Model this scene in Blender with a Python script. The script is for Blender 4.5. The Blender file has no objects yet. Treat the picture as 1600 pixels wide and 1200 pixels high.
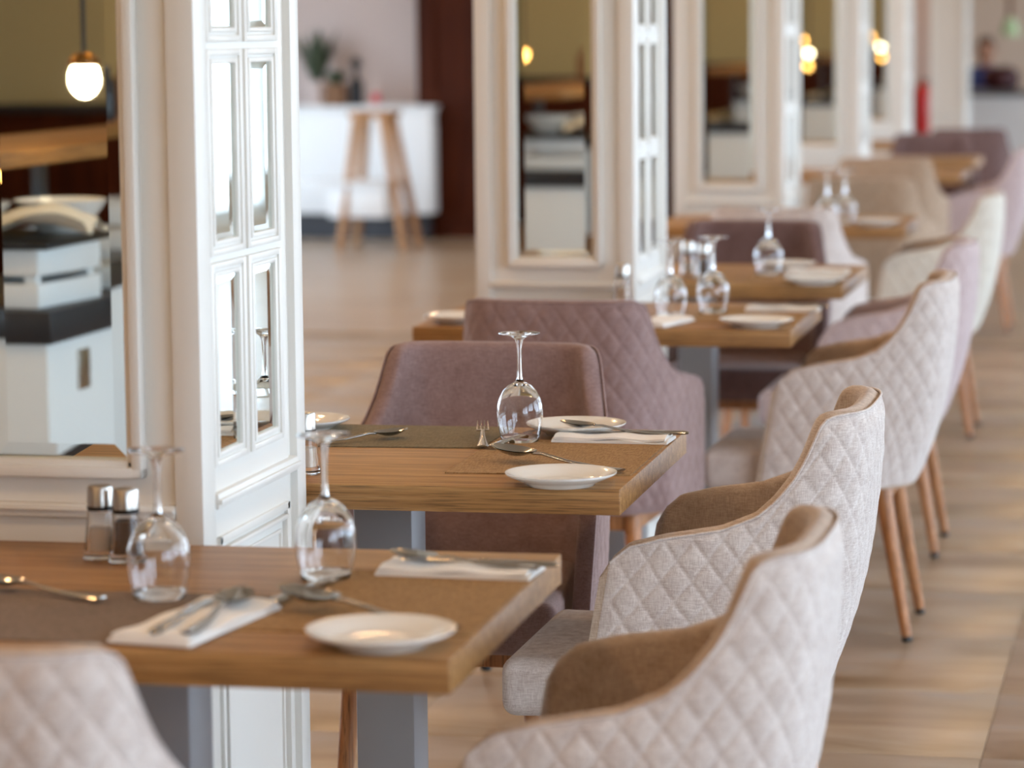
import bpy, bmesh, math, random
from mathutils import Vector, Matrix
random.seed(7)
S = bpy.context.scene
COL = S.collection
R = math.radians

# ------------------------------------------------------------------ camera, world, light, exposure
cd = bpy.data.cameras.new('camera'); cam = bpy.data.objects.new('camera', cd); COL.objects.link(cam)
_r = Vector((0.97650141, 0.21529641, -0.00961527)); _u = Vector((-0.01567473, 0.11545096, 0.9931895)); _w = Vector((-0.21494022, 0.96970023, -0.11611274))
cam.matrix_world = Matrix(((_r.x, _u.x, -_w.x, 0), (_r.y, _u.y, -_w.y, 0), (_r.z, _u.z, -_w.z, 1.45389), (0, 0, 0, 1)))
cd.sensor_width = 36; cd.lens = 107.217; cd.clip_start = .05; cd.clip_end = 300
cd.dof.use_dof = True; cd.dof.focus_distance = 4.95; cd.dof.aperture_fstop = 3.6
S.camera = cam
S.view_settings.view_transform = 'Standard'; S.view_settings.look = 'None'
S.view_settings.gamma = 1; S.view_settings.use_curve_mapping = False
S.view_settings.exposure = 0.22
S.cycles.use_denoising = True
S.cycles.max_bounces = 10; S.cycles.transmission_bounces = 10; S.cycles.transparent_max_bounces = 10
S.cycles.sample_clamp_indirect = 6; S.cycles.caustics_refractive = True; S.cycles.blur_glossy = .5
wd = bpy.data.worlds.new('overcast_sky'); S.world = wd; wd.use_nodes = True
bg = wd.node_tree.nodes['Background']; bg.inputs[0].default_value = (.68, .85, 1.05, 1); bg.inputs[1].default_value = 7.6

def lamp(name, loc, size, power, color, target=None, shape='DISK', size_y=None):
    l = bpy.data.lights.new(name, 'AREA'); l.shape = shape; l.size = size; l.energy = power; l.color = color
    if size_y: l.size_y = size_y
    o = bpy.data.objects.new(name, l); o.location = loc; COL.objects.link(o)
    if target is not None:
        o.rotation_euler = (Vector(target) - Vector(loc)).to_track_quat('-Z', 'Y').to_euler()
    return o
WARM = (1.0, .60, .28)
for ly in (-5.4, -3, -.5, 2.2, 4.6, 7.2, 9.8, 12.4, 15, 18, 21, 25, 29.5):          # recessed warm ceiling spots; end rows added to brighten the rear and far walls
    for lx in (-.35, -2.6, -4.6):
        lamp('ceiling_spot', (lx, ly, 2.88), .16, 5.5 if lx > -1 else 10, WARM)
WX = 3.3                                                              # window wall
WIN = [(-3.9 + 3.0 * i, -3.9 + 3.0 * i + 2.5) for i in range(11)]
WZ = (.25, 2.6)
for (a, b) in WIN:                                                    # sky portals in the window openings
    p = lamp('window_daylight', (WX - .02, (a + b) / 2, sum(WZ) / 2), WZ[1] - WZ[0], 0, (1, 1, 1), (-10, (a + b) / 2, sum(WZ) / 2), 'RECTANGLE', b - a)
    p.data.cycles.is_portal = True
for a in (8.3, 12.3, 16.3):
    p = lamp('window_daylight', (-7.48, a + 1.7, sum(WZ) / 2), WZ[1] - WZ[0], 0, (1, 1, 1), (0, a + 1.7, sum(WZ) / 2), 'RECTANGLE', 3.4)
    p.data.cycles.is_portal = True

# ------------------------------------------------------------------ materials
def lin(c):
    return tuple(((v / 255) / 12.92 if v / 255 <= .04045 else ((v / 255 + .055) / 1.055) ** 2.4) for v in c) + (1,)
def mat(name, col, rough=.5, metal=0, spec=.5, trans=0, ior=1.45, emit=None, estr=0, sheen=0, coat=0):
    m = bpy.data.materials.new(name); m.use_nodes = True
    b = m.node_tree.nodes['Principled BSDF']
    b.inputs['Base Color'].default_value = lin(col); b.inputs['Roughness'].default_value = rough
    b.inputs['Metallic'].default_value = metal; b.inputs['Specular IOR Level'].default_value = spec
    b.inputs['Transmission Weight'].default_value = trans; b.inputs['IOR'].default_value = ior
    b.inputs['Coat Weight'].default_value = coat; b.inputs['Sheen Weight'].default_value = sheen
    if emit: b.inputs['Emission Color'].default_value = lin(emit); b.inputs['Emission Strength'].default_value = estr
    return m
def N(m, t, **kw):
    n = m.node_tree.nodes.new(t)
    for k, v in kw.items(): setattr(n, k, v)
    return n
def L(m, a, b): m.node_tree.links.new(a, b)
def ramp(m, fac, stops):
    r = N(m, 'ShaderNodeValToRGB'); e = r.color_ramp.elements
    while len(e) < len(stops): e.new(.5)
    for el, (p, c) in zip(e, stops): el.position = p; el.color = lin(c)
    L(m, fac, r.inputs[0]); return r.outputs[0]
def coords(m, scale, which='Object', rot=(0, 0, 0)):
    t = N(m, 'ShaderNodeTexCoord'); mp = N(m, 'ShaderNodeMapping'); mp.inputs['Scale'].default_value = scale; mp.inputs['Rotation'].default_value = rot
    L(m, t.outputs[which], mp.inputs[0]); return mp.outputs[0]
def noise(m, vec, sc, det=4, rough=.55, dist=0):
    n = N(m, 'ShaderNodeTexNoise'); n.inputs['Scale'].default_value = sc; n.inputs['Detail'].default_value = det; n.inputs['Roughness'].default_value = rough; n.inputs['Distortion'].default_value = dist
    L(m, vec, n.inputs['Vector']); return n.outputs['Fac']
def bump(m, h, strength, dist):
    b = N(m, 'ShaderNodeBump'); b.inputs['Strength'].default_value = strength; b.inputs['Distance'].default_value = dist
    L(m, h, b.inputs['Height']); L(m, b.outputs[0], m.node_tree.nodes['Principled BSDF'].inputs['Normal'])
def base(m, out): L(m, out, m.node_tree.nodes['Principled BSDF'].inputs['Base Color'])
def mixc(m, a, b, fac, mode='MULTIPLY'):
    x = N(m, 'ShaderNodeMix', data_type='RGBA', blend_type=mode)
    if isinstance(fac, float): x.inputs[0].default_value = fac
    else: L(m, fac, x.inputs[0])
    L(m, a, x.inputs[6]); L(m, b, x.inputs[7]); return x.outputs[2]

def wood(name, dark, mid, light, rough=.42, axis=0, sc=1.0):
    m = mat(name, mid, rough)
    s = [78 * sc] * 3; s[axis] = 2.2 * sc
    v = coords(m, s)
    f = noise(m, v, 1.0, 6, .62, .25)
    c1 = ramp(m, f, [(.28, dark), (.5, mid), (.72, light)])
    s2 = [420 * sc] * 3; s2[axis] = 9 * sc
    g = noise(m, coords(m, s2), 1.0, 3, .6)
    c2 = ramp(m, g, [(.36, (130, 130, 130)), (.50, (255, 255, 255))])
    base(m, mixc(m, c1, c2, .7)); bump(m, g, .15, .001)
    return m
def fabric(name, dark, light):
    m = mat(name, light, .88, spec=.18, sheen=.25)
    v = coords(m, (1, 1, 1))
    blot = noise(m, v, 26, 4, .7)
    th1 = noise(m, coords(m, (900, 900, 70)), 1, 2, .6); th2 = noise(m, coords(m, (75, 75, 800)), 1, 2, .6)
    mx = N(m, 'ShaderNodeMath', operation='ADD'); L(m, th1, mx.inputs[0]); L(m, th2, mx.inputs[1])
    md = N(m, 'ShaderNodeMath', operation='MULTIPLY_ADD'); L(m, mx.outputs[0], md.inputs[0]); md.inputs[1].default_value = .42
    bl = N(m, 'ShaderNodeMath', operation='MULTIPLY'); L(m, blot, bl.inputs[0]); bl.inputs[1].default_value = .30; L(m, bl.outputs[0], md.inputs[2])
    base(m, ramp(m, md.outputs[0], [(.40, dark), (.70, light)]))
    bump(m, mx.outputs[0], .25, .0012)
    return m
M = {}
M['oak'] = wood('oak_laminate', (122, 82, 42), (164, 118, 68), (188, 144, 92), .46)
M['beech'] = wood('beech_leg', (152, 96, 52), (184, 124, 76), (202, 146, 98), .38, 2, .7)
M['darkwood'] = wood('dark_mahogany', (50, 18, 6), (68, 27, 9), (82, 36, 13), .6, 2, .25); M['darkwood'].node_tree.nodes['Principled BSDF'].inputs['Specular IOR Level'].default_value = .12
M['shelfwood'] = wood('shelf_wood', (120, 78, 34), (152, 104, 52), (170, 120, 66), .45, 1, .5)
M['trestle'] = wood('trestle_wood', (150, 104, 62), (178, 130, 84), (192, 146, 100), .5, 2, .5)
M['post'] = mat('grey_painted_steel', (152, 150, 151), .45, .2)
M['paint'] = mat('ivory_paint', (230, 227, 220), .38)
M['paint2'] = mat('ivory_paint_edge', (226, 221, 210), .38)
M['mirror'] = mat('mirror_silver', (226, 232, 228), .012, 1)
M['glass'] = mat('clear_glass', (255, 255, 255), 0, trans=1, ior=1.46)
M['ceramic'] = mat('white_ceramic', (238, 235, 229), .12, coat=.4)
M['steel'] = mat('polished_steel', (176, 172, 166), .16, 1)
M['brushed'] = mat('brushed_steel', (196, 190, 182), .28, 1)
M['black'] = mat('black_plastic', (22, 21, 22), .4)
M['salt'] = mat('salt', (226, 206, 184), .9)
M['pepper'] = mat('ground_pepper', (92, 64, 44), .95)
M['linen'] = mat('white_linen', (240, 236, 230), .9, sheen=.2)
M['white'] = mat('white_lacquer', (232, 234, 234), .4)
M['ceilw'] = mat('ceiling_white', (226, 220, 208), .9)
M['plaster'] = mat('warm_plaster', (178, 166, 156), .9)
M['pinkwall'] = mat('pinkish_plaster', (198, 180, 172), .85)
M['farplaster'] = mat('light_greige_plaster', (222, 212, 200), .85)
M['olive'] = mat('olive_plaster', (196, 178, 130), .85)
M['charcoal'] = mat('charcoal_stone', (42, 42, 46), .3)
M['greycounter'] = mat('grey_stone', (112, 112, 114), .35)
M['red'] = mat('red_enamel', (196, 40, 42), .3)
M['foliage'] = mat('dark_leaf', (66, 78, 58), .6)
M['terracotta'] = mat('brown_pot', (118, 84, 58), .8)
M['greenglass'] = mat('pale_green_glass', (196, 222, 176), .3)
M['bulb'] = mat('warm_bulb', (255, 236, 200), .5, emit=(255, 232, 190), estr=30)
M['bulbwarm'] = mat('amber_bulb', (255, 200, 120), .5, emit=(255, 186, 96), estr=16)
M['brass'] = mat('aged_brass', (170, 122, 52), .32, 1)
M['cream'] = mat('cream_cloth', (236, 232, 218), .9)
M['paving'] = mat('terrace_paving', (176, 172, 164), .9)
M['blue'] = mat('blue_cotton', (62, 70, 118), .9)
M['navy'] = mat('navy_cotton', (48, 52, 66), .9)
M['skin'] = mat('skin', (196, 142, 112), .55)
M['hair'] = mat('brown_hair', (84, 56, 38), .6)
M['maroon'] = mat('maroon_leather', (66, 22, 24), .5)
M['leather'] = mat('brown_rattan', (134, 98, 72), .8)
# placemats
def weave(name, dark, light):
    m = mat(name, light, .8, spec=.2)
    a = noise(m, coords(m, (520, 60, 1)), 1, 2); b = noise(m, coords(m, (60, 520, 1)), 1, 2)
    mx = N(m, 'ShaderNodeMath', operation='ADD'); L(m, a, mx.inputs[0]); L(m, b, mx.inputs[1])
    dv = N(m, 'ShaderNodeMath', operation='MULTIPLY'); L(m, mx.outputs[0], dv.inputs[0]); dv.inputs[1].default_value = .5
    base(m, ramp(m, dv.outputs[0], [(.36, dark), (.62, light)])); bump(m, dv.outputs[0], .4, .0015)
    return m
M['mat_brown'] = weave('brown_woven_vinyl', (130, 98, 62), (176, 140, 98))
M['mat_grey'] = weave('grey_woven_vinyl', (108, 92, 78), (138, 120, 106))
M['mat_olive'] = weave('olive_woven_vinyl', (104, 92, 68), (134, 120, 94))
# fabrics
M['fab_beige'] = fabric('beige_linen_fabric', (174, 155, 146), (224, 214, 207))
M['fab_inner_shade'] = fabric('shaded_beige_fabric', (152, 129, 110), (202, 181, 161))  # beige fabric with the warm shade of the chair insides put into its colour
M['fab_mauve'] = fabric('mauve_linen_fabric', (120, 94, 90), (164, 138, 134))
M['fab_lilac'] = fabric('lilac_linen_fabric', (170, 148, 146), (204, 184, 182))
M['fab_taupe'] = fabric('taupe_linen_fabric', (140, 114, 92), (186, 160, 136))
M['fab_cream'] = fabric('cream_linen_fabric', (188, 176, 160), (228, 222, 210))
M['fab_dusk'] = fabric('dark_plum_fabric', (92, 66, 62), (130, 104, 100))
# polished marble
def marble():
    m = mat('polished_marble', (180, 160, 138), .30, spec=.32)
    oi = N(m, 'ShaderNodeObjectInfo'); t = N(m, 'ShaderNodeTexCoord')
    off = N(m, 'ShaderNodeVectorMath', operation='SCALE'); cmb = N(m, 'ShaderNodeCombineXYZ')
    L(m, oi.outputs['Random'], cmb.inputs[0]); L(m, oi.outputs['Random'], cmb.inputs[2]); L(m, cmb.outputs[0], off.inputs[0]); off.inputs['Scale'].default_value = 37
    ad = N(m, 'ShaderNodeVectorMath', operation='ADD'); L(m, t.outputs['Object'], ad.inputs[0]); L(m, off.outputs[0], ad.inputs[1])
    mp = N(m, 'ShaderNodeMapping'); mp.inputs['Rotation'].default_value = (0, 0, .5); mp.inputs['Scale'].default_value = (1.0, 3.2, 1); L(m, ad.outputs[0], mp.inputs[0])
    f = noise(m, mp.outputs[0], 1.5, 7, .6, 1.2)
    c = ramp(m, f, [(.3, (136, 108, 80)), (.45, (160, 135, 108)), (.58, (172, 150, 127)), (.72, (160, 146, 134))])
    tone = N(m, 'ShaderNodeMapRange'); L(m, oi.outputs['Random'], tone.inputs[0]); tone.inputs[3].default_value = .86; tone.inputs[4].default_value = 1.0
    tc = N(m, 'ShaderNodeCombineColor'); [L(m, tone.outputs[0], tc.inputs[i]) for i in range(3)]
    base(m, mixc(m, c, tc.outputs[0], 1.0)); return m
M['marble'] = marble()
M['grout'] = mat('grout', (146, 124, 102), .4)
def clearpane():
    m = bpy.data.materials.new('window_glass'); m.use_nodes = True; nt = m.node_tree; nt.nodes.clear()
    o = nt.nodes.new('ShaderNodeOutputMaterial'); mx = nt.nodes.new('ShaderNodeMixShader'); tr = nt.nodes.new('ShaderNodeBsdfTransparent'); gl = nt.nodes.new('ShaderNodeBsdfGlossy')
    gl.inputs['Roughness'].default_value = 0; mx.inputs[0].default_value = .06
    nt.links.new(tr.outputs[0], mx.inputs[1]); nt.links.new(gl.outputs[0], mx.inputs[2]); nt.links.new(mx.outputs[0], o.inputs[0]); return m
M['pane'] = clearpane()

# ------------------------------------------------------------------ mesh helpers
class MB:
    def __init__(s): s.v = []; s.f = []
    def add(s, vs, fs):
        o = len(s.v); s.v += [tuple(q) for q in vs]; s.f += [tuple(i + o for i in q) for q in fs]; return s
    def box(s, x0, y0, z0, x1, y1, z1, c=0.0):
        if c <= 0:
            return s.add([(x0, y0, z0), (x1, y0, z0), (x1, y1, z0), (x0, y1, z0), (x0, y0, z1), (x1, y0, z1), (x1, y1, z1), (x0, y1, z1)],
                         [(3, 2, 1, 0), (4, 5, 6, 7), (0, 1, 5, 4), (1, 2, 6, 5), (2, 3, 7, 6), (3, 0, 4, 7)])
        bm = bmesh.new(); bmesh.ops.create_cube(bm, size=1)
        for v in bm.verts:
            v.co = Vector((x0 if v.co.x < 0 else x1, y0 if v.co.y < 0 else y1, z0 if v.co.z < 0 else z1))
        bmesh.ops.bevel(bm, geom=bm.edges[:], offset=c, segments=2, affect='EDGES', profile=.5)
        return s.bm(bm)
    def bm(s, bm):
        bm.verts.index_update(); o = len(s.v)
        s.v += [tuple(v.co) for v in bm.verts]; s.f += [tuple(v.index + o for v in f.verts) for f in bm.faces]; bm.free(); return s
    def lathe(s, prof, n=32, cx=0, cy=0, z=0, close=False):
        vs, fs = [], []
        for (r, h) in prof:
            for k in range(n):
                a = 2 * math.pi * k / n; vs.append((cx + r * math.cos(a), cy + r * math.sin(a), z + h))
        m = len(prof)
        for i in range(m - 1):
            for k in range(n):
                k2 = (k + 1) % n; fs.append((i * n + k, i * n + k2, (i + 1) * n + k2, (i + 1) * n + k))
        if close:
            fs.append(tuple(range(n))[::-1]); fs.append(tuple((m - 1) * n + k for k in range(n)))
        return s.add(vs, fs)
    def tube(s, pts, rad, n=10, flat=None, cap=True, up=Vector((0, 0, 1))):
        """sweep an ellipse (rad, flat*rad) along pts"""
        pts = [Vector(p) for p in pts]; vs, fs = [], []
        for i, p in enumerate(pts):
            t = (pts[min(i + 1, len(pts) - 1)] - pts[max(i - 1, 0)]).normalized()
            u = up if abs(t.dot(up)) < .95 else Vector((1, 0, 0))
            a = t.cross(u).normalized(); b = a.cross(t).normalized()
            rr = rad[i] if isinstance(rad, (list, tuple)) else rad
            r1, r2 = rr if isinstance(rr, tuple) else (rr, rr * (flat or 1))
            for k in range(n):
                w = 2 * math.pi * k / n; vs.append(p + a * (r1 * math.cos(w)) + b * (r2 * math.sin(w)))
        for i in range(len(pts) - 1):
            for k in range(n):
                k2 = (k + 1) % n; fs.append((i * n + k, i * n + k2, (i + 1) * n + k2, (i + 1) * n + k))
        if cap: fs.append(tuple(range(n))[::-1]); fs.append(tuple((len(pts) - 1) * n + k for k in range(n)))
        return s.add(vs, fs)
    def grid(s, rows, wrap=False):
        n = len(rows[0]); vs = [p for r in rows for p in r]; fs = []
        for i in range(len(rows) - 1):
            for k in range(n if wrap else n - 1):
                k2 = (k + 1) % n; fs.append((i * n + k, i * n + k2, (i + 1) * n + k2, (i + 1) * n + k))
        return s.add(vs, fs)
    def mesh(s, name, m, sharp=40):
        me = bpy.data.meshes.new(name); me.from_pydata(s.v, [], s.f); me.update()
        bm = bmesh.new(); bm.from_mesh(me); bmesh.ops.recalc_face_normals(bm, faces=bm.faces); bm.to_mesh(me); bm.free()
        me.materials.append(m); me.shade_smooth(); me.set_sharp_from_angle(angle=R(sharp)); return me
    def build(s, name, m, parent=None, sharp=40):
        return put(name, s.mesh(name, m, sharp), parent)
def put(name, me, parent=None, loc=None, rz=0, m=None):
    o = bpy.data.objects.new(name, me); COL.objects.link(o); o.parent = parent
    if loc: o.location = loc
    if rz: o.rotation_euler.z = rz
    if m is not None: o.material_slots[0].link = 'OBJECT'; o.material_slots[0].material = m
    return o
def thing(name, label, cat, loc=(0, 0, 0), rz=0, group=None):
    o = bpy.data.objects.new(name, None); COL.objects.link(o); o.location = loc; o.rotation_euler.z = rz; o.empty_display_size = .05
    return tag(o, label, cat, group)
def tag(o, label, cat, group=None):
    o['label'] = label; o['category'] = cat
    if group: o['group'] = group
    return o
def struct(o, label=None):
    o['kind'] = 'structure'
    if label: o['label'] = label
    return o
def copy_tree(o, parent=None):
    c = o.copy(); COL.objects.link(c); c.parent = parent
    for ch in list(o.children): copy_tree(ch, c)
    return c

# ------------------------------------------------------------------ room shell
fl = struct(MB().box(-7.5, -7, -.12, WX, 31.5, -.012).build('floor', M['grout']), 'polished beige marble tile floor')
tile = MB().box(-.2993, -.2993, -.012, .2993, .2993, 0, .0005).mesh('floor_tile', M['marble'])
nt_ = 0
for j in range(19):
    for i in range(15):
        x, y = -4.88 + .6 * i, 2.7 + .6 * j
        if x > 1.0 or (x < -.42 * (y + .6) - .5) or x > .25 * 1: continue
        put('floor_tile', tile, fl, (x, y, 0)); nt_ += 1
# the rest of the floor, where the tiles can no longer be told apart
rest = MB()
def slab(x0, y0, x1, y1): rest.box(x0, y0, -.012, x1, y1, 0)
slab(-7.5, 14.101, WX, 31.5); slab(-7.5, -7, WX, 2.399); slab(.601, 2.399, WX, 14.101)
occ = {(i, j) for j in range(19) for i in range(15) if not (-4.88 + .6 * i > .25 or (-4.88 + .6 * i < -.42 * (2.7 + .6 * j + .6) - .5))}
for j in range(19):
    row = [i for i in range(15) if (i, j) in occ]
    y0, y1 = 2.401 + .6 * j, 2.999 + .6 * j
    if row:
        slab(-7.5, y0, -5.18 + .6 * row[0] - .001, y1); 
        if -4.58 + .6 * row[-1] < .59: slab(-4.58 + .6 * row[-1] + .001, y0, .599, y1)
    else: slab(-7.5, y0, .599, y1)
rf = rest.build('floor_slab', M['marble'], fl)
struct(MB().box(-7.5, -7, 2.95, WX, 31.5, 3.05).build('ceiling', M['ceilw']))
wl = MB().box(-7.6, -7, 0, -7.5, 8, 2.95).box(-7.6, 20, 0, -7.5, 31.5, 2.95).box(-7.6, 8, 0, -7.5, 20, WZ[0]).box(-7.6, 8, WZ[1], -7.5, 20, 2.95)
for wy in (8, 12, 16, 20): wl.box(-7.6, wy - .3, WZ[0], -7.5, wy + .3, WZ[1])
struct(wl.build('wall_left', M['plaster']))
struct(MB().box(-7.6, -7.1, 0, WX + .2, -7, 2.95).build('wall_back', M['olive']))
struct(MB().box(-7.6, 31.5, 0, WX + .2, 31.6, 2.95).build('wall_far', M['farplaster']))
wr = MB().box(WX, -7, 0, WX + .2, 31.5, WZ[0]).box(WX, -7, WZ[1], WX + .2, 31.5, 2.95)
prev = -7
for (a, b) in WIN: wr.box(WX, prev, WZ[0], WX + .2, a, WZ[1]); prev = b
wr.box(WX, prev, WZ[0], WX + .2, 31.5, WZ[1])
struct(wr.build('wall_right', M['paint']))
fw = 2.5
wf = MB()
for (y0, y1, z0, z1) in ((0, .07, WZ[0], WZ[1]), (fw - .07, fw, WZ[0], WZ[1]), (fw / 2 - .04, fw / 2 + .04, WZ[0], WZ[1]), (0, fw, WZ[0], WZ[0] + .07), (0, fw, WZ[1] - .07, WZ[1]), (0, fw, 1.9, 1.95)):
    wf.box(WX + .06, y0, z0, WX + .12, y1, z1)
wfm = wf.mesh('window_frame', M['white']); wpm = MB().box(WX + .085, .05, WZ[0] + .05, WX + .091, fw - .05, WZ[1] - .05).mesh('pane', M['pane'])
for k, (a, b) in enumerate(WIN):
    w = struct(put('window_%d' % (k + 1), wfm, None, (0, a, 0))); put('pane', wpm, w)
for k, a in enumerate((8.3, 12.3, 16.3)):
    b = MB()
    for (y0, y1, z0, z1) in ((a, a + .07, WZ[0], WZ[1]), (a + 3.33, a + 3.4, WZ[0], WZ[1]), (a + 1.66, a + 1.74, WZ[0], WZ[1]), (a, a + 3.4, WZ[0], WZ[0] + .07), (a, a + 3.4, WZ[1] - .07, WZ[1])): b.box(-7.58, y0, z0, -7.52, y1, z1)
    w = struct(b.build('window_%d' % (len(WIN) + k + 1), M['white'])); MB().box(-7.555, a + .05, WZ[0] + .05, -7.549, a + 3.35, WZ[1] - .05).build('pane', M['pane'], w)
struct(MB().box(WX + .2, -40, -.2, 60, 70, -.1).box(-60, -40, -.2, -7.6, 70, -.1).build('ground', M['paving']))
# dark timber partition and pale rear wall beyond the columns
dw = MB().box(-5.22, 20.6, 0, -2.55, 20.75, 2.95).build('wall_timber', M['darkwood']); struct(dw, 'dark mahogany timber wall behind the columns')
for k in range(3):
    x0 = -5.14 + .87 * k
    for (z0, z1) in ((.12, .85), (.95, 2.6)):
        f = MB(); f.box(x0, 20.575, z0, x0 + .05, 20.6, z1).box(x0 + .73, 20.575, z0, x0 + .78, 20.6, z1).box(x0 + .05, 20.575, z0, x0 + .73, 20.6, z0 + .05).box(x0 + .05, 20.575, z1 - .05, x0 + .73, 20.6, z1)
        f.build('panel_moulding', M['darkwood'], dw)
struct(MB().box(-7.5, 20.95, 0, -5.05, 21.05, 2.95).build('wall_pale', M['pinkwall']), 'pinkish plaster wall above the white counter')
struct(MB().box(-3.0, 26.0, 0, -1.95, 26.1, 2.95).build('wall_niche', M['pinkwall']), 'pale plaster wall behind the fire extinguisher')

# ------------------------------------------------------------------ columns
CW, CDp = .42, .508
def column_meshes():
    d = {}
    c = MB().box(-CW + .012, .012, 0, -.012, CDp - .012, 2.95)
    d['core'] = c.mesh('core', M['paint'])
    st = MB()                                                       # proud corner stiles
    for (x0, x1) in ((-CW, -CW + .041), (-.041, 0)):
        for (y0, y1) in ((0, .057), (CDp - .045, CDp)): st.box(x0, y0, 0, x1, y1, 2.95, .002)
    st.box(-CW + .041, 0, .0, -.041, .03, .12, .002)
    d['corner_stile'] = st.mesh('corner_stile', M['paint'])
    # front mirror: bevelled slab
    x0, x1, z0, z1, b = -.31, -.11, .859, 2.55, .021
    yf, ye = .0092, .0101
    mm = MB().add([(x0, ye, z0), (x1, ye, z0), (x1, ye, z1), (x0, ye, z1), (x0 + b, yf, z0 + b), (x1 - b, yf, z0 + b), (x1 - b, yf, z1 - b), (x0 + b, yf, z1 - b), (x0, .0125, z0), (x1, .0125, z0), (x1, .0125, z1), (x0, .0125, z1)],
                  [(4, 5, 6, 7), (0, 1, 5, 4), (1, 2, 6, 5), (2, 3, 7, 6), (3, 0, 4, 7), (0, 8, 9, 1), (1, 9, 10, 2), (2, 10, 11, 3), (3, 11, 8, 0)])
    d['mirror'] = mm.mesh('mirror', M['mirror'], 2)
    fr = MB()                                                       # mirror frame: two stepped mouldings
    for (o0, o1, yy) in ((0, .011, -.004), (.009, .025, -.012)):
        for (a0, a1, c0, c1) in ((x0 - o1, x0 - o0, z0 - o1, z1 + o1), (x1 + o0, x1 + o1, z0 - o1, z1 + o1), (x0 - o1, x1 + o1, z0 - o1, z0 - o0), (x0 - o1, x1 + o1, z1 + o0, z1 + o1)):
            fr.box(a0, yy, c0, a1, .014, c1, .003)
    d['mirror_frame'] = fr.mesh('mirror_frame', M['paint'])
    ra = MB()                                                       # dado mouldings
    ra.box(-CW + .041, -.002, .776, -.041, .02, .796, .004).box(-CW + .041, -.008, .786, -.041, .02, .792, .002)
    ra.box(-.02, .06, .782, .004, CDp - .05, .805, .004)
    ra.box(-.02, .06, .789, .009, CDp - .05, .797, .002)
    d['dado_moulding'] = ra.mesh('dado_moulding', M['paint'])
    # right face frame field and pane frames
    ff = MB(); ff.box(-.014, .057, .06, -.006, .434, 2.95)
    d['side_field'] = ff.mesh('side_field', M['paint'])
    lp = MB()
    for (y0, y1, zA, zB, xx, w) in ((.075, .42, .12, .74, .0, .012), (.092, .403, .137, .723, .003, .007), (.112, .383, .157, .703, -.002, .006)):
        lp.box(-.01, y0, zA, xx, y0 + w, zB, .0015).box(-.01, y1 - w, zA, xx, y1, zB, .0015).box(-.01, y0, zA, xx, y1, zA + w, .0015).box(-.01, y0, zB - w, xx, y1, zB, .0015)
    d['lower_panel'] = lp.mesh('lower_panel', M['paint'])
    pf = MB()                                                       # one pane frame of three stepped mouldings
    W, H, BY, BZ = .164, .288, .030, .020
    for (t0, t1, x) in ((0, .45, .0008), (.40, .72, -.0028), (.66, 1, .0)):
        ya, yb, za, zb = BY * t0, BY * t1, BZ * t0, BZ * t1
        pf.box(-.0075, ya, za, x, yb, H - za, .001).box(-.0075, W - yb, za, x, W - ya, H - za, .001).box(-.0075, yb - .001, za, x, W - yb + .001, zb, .001).box(-.0075, yb - .001, H - zb, x, W - yb + .001, H - za, .001)
    d['pane_frame'] = pf.mesh('pane_frame', M['paint'])
    y0, y1, za, zb, b = .0295, .1345, .0195, .2685, .010; by = .034
    pm = MB().add([(-.0048, y0, za), (-.0048, y1, za), (-.0048, y1, zb), (-.0048, y0, zb), (-.0036, y0 + b, za + b), (-.0036, y1 - by, za + b), (-.0036, y1 - by, zb - b), (-.0036, y0 + b, zb - b)],
                  [(4, 5, 6, 7), (0, 1, 5, 4), (1, 2, 6, 5), (2, 3, 7, 6), (3, 0, 4, 7), (3, 2, 1, 0)])
    d['pane'] = pm.mesh('pane', M['mirror'], 2)
    d['base_board'] = MB().box(-CW - .004, -.006, 0, .006, CDp + .004, .09, .003).mesh('base_board', M['paint'])
    return d
CM = column_meshes()
CORE_NOTCH = True
cols = [(-1.328, 4.0), (-1.389, 7.74), (-1.481, 11.45), (-1.585, 15.2), (-1.702, 19.0), (-1.60, 22.7)]
ordn = ['nearest', 'second', 'third', 'fourth', 'fifth', 'farthest']
for k, (x, y) in enumerate(cols):
    c = bpy.data.objects.new('column', None); COL.objects.link(c); c.location = (x, y, 0)
    struct(c, ('ivory panelled square column with mirror, %s from the camera in its row' if k < 5 else 'slim pale column without a mirror at the far end of the row, %s') % ordn[k])
    c['group'] = 'mirrored columns'
    for nm in ('core', 'corner_stile', 'mirror', 'mirror_frame', 'dado_moulding', 'side_field', 'lower_panel', 'base_board'): (nm in ('mirror', 'mirror_frame') and k == 5) or put(nm, CM[nm], c)
    if k == 5: c.scale.x = .62
    for i in range(2):
        for j in range(4 if k < 2 else 3):
            p = put('pane_frame', CM['pane_frame'], c, (0, .0555 + .1765 * i, .841 + .2985 * j)); put('pane', CM['pane'], p)

# ------------------------------------------------------------------ tables
TT = MB().box(-.45, -.35, .71, .45, .35, .75, .0012).mesh('tabletop', M['oak'], 60)
TP = MB().box(-.05, -.05, .012, .05, .05, .705, .004).box(-.16, -.16, .702, .16, .16, .7101, .001).mesh('post', M['post'])
TB = MB().box(-.2, -.2, 0, .2, .2, .012, .003).mesh('base_plate', M['post'])
def table(fx, fy, a, label):
    """fx, fy: the table's corner nearest the aisle and the camera"""
    c, s = math.cos(a), math.sin(a)
    t = thing('dining_table', label, 'table', (fx - .45 * c - .35 * s, fy - .45 * s + .35 * c, 0), a, 'square-edged oak dining tables')
    put('tabletop', TT, t); put('post', TP, t); put('base_plate', TB, t); return t
table(-.7985, 3.2653, .021, 'oak dining table nearest the camera, set with a grey and a brown placemat')
table(-.8389, 4.5377, .0141, 'oak dining table standing just behind the nearest column, in sharp focus')
table(-.8906, 7.0025, .0148, 'oak dining table in front of the second column, mauve quilted chair at its front')
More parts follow.
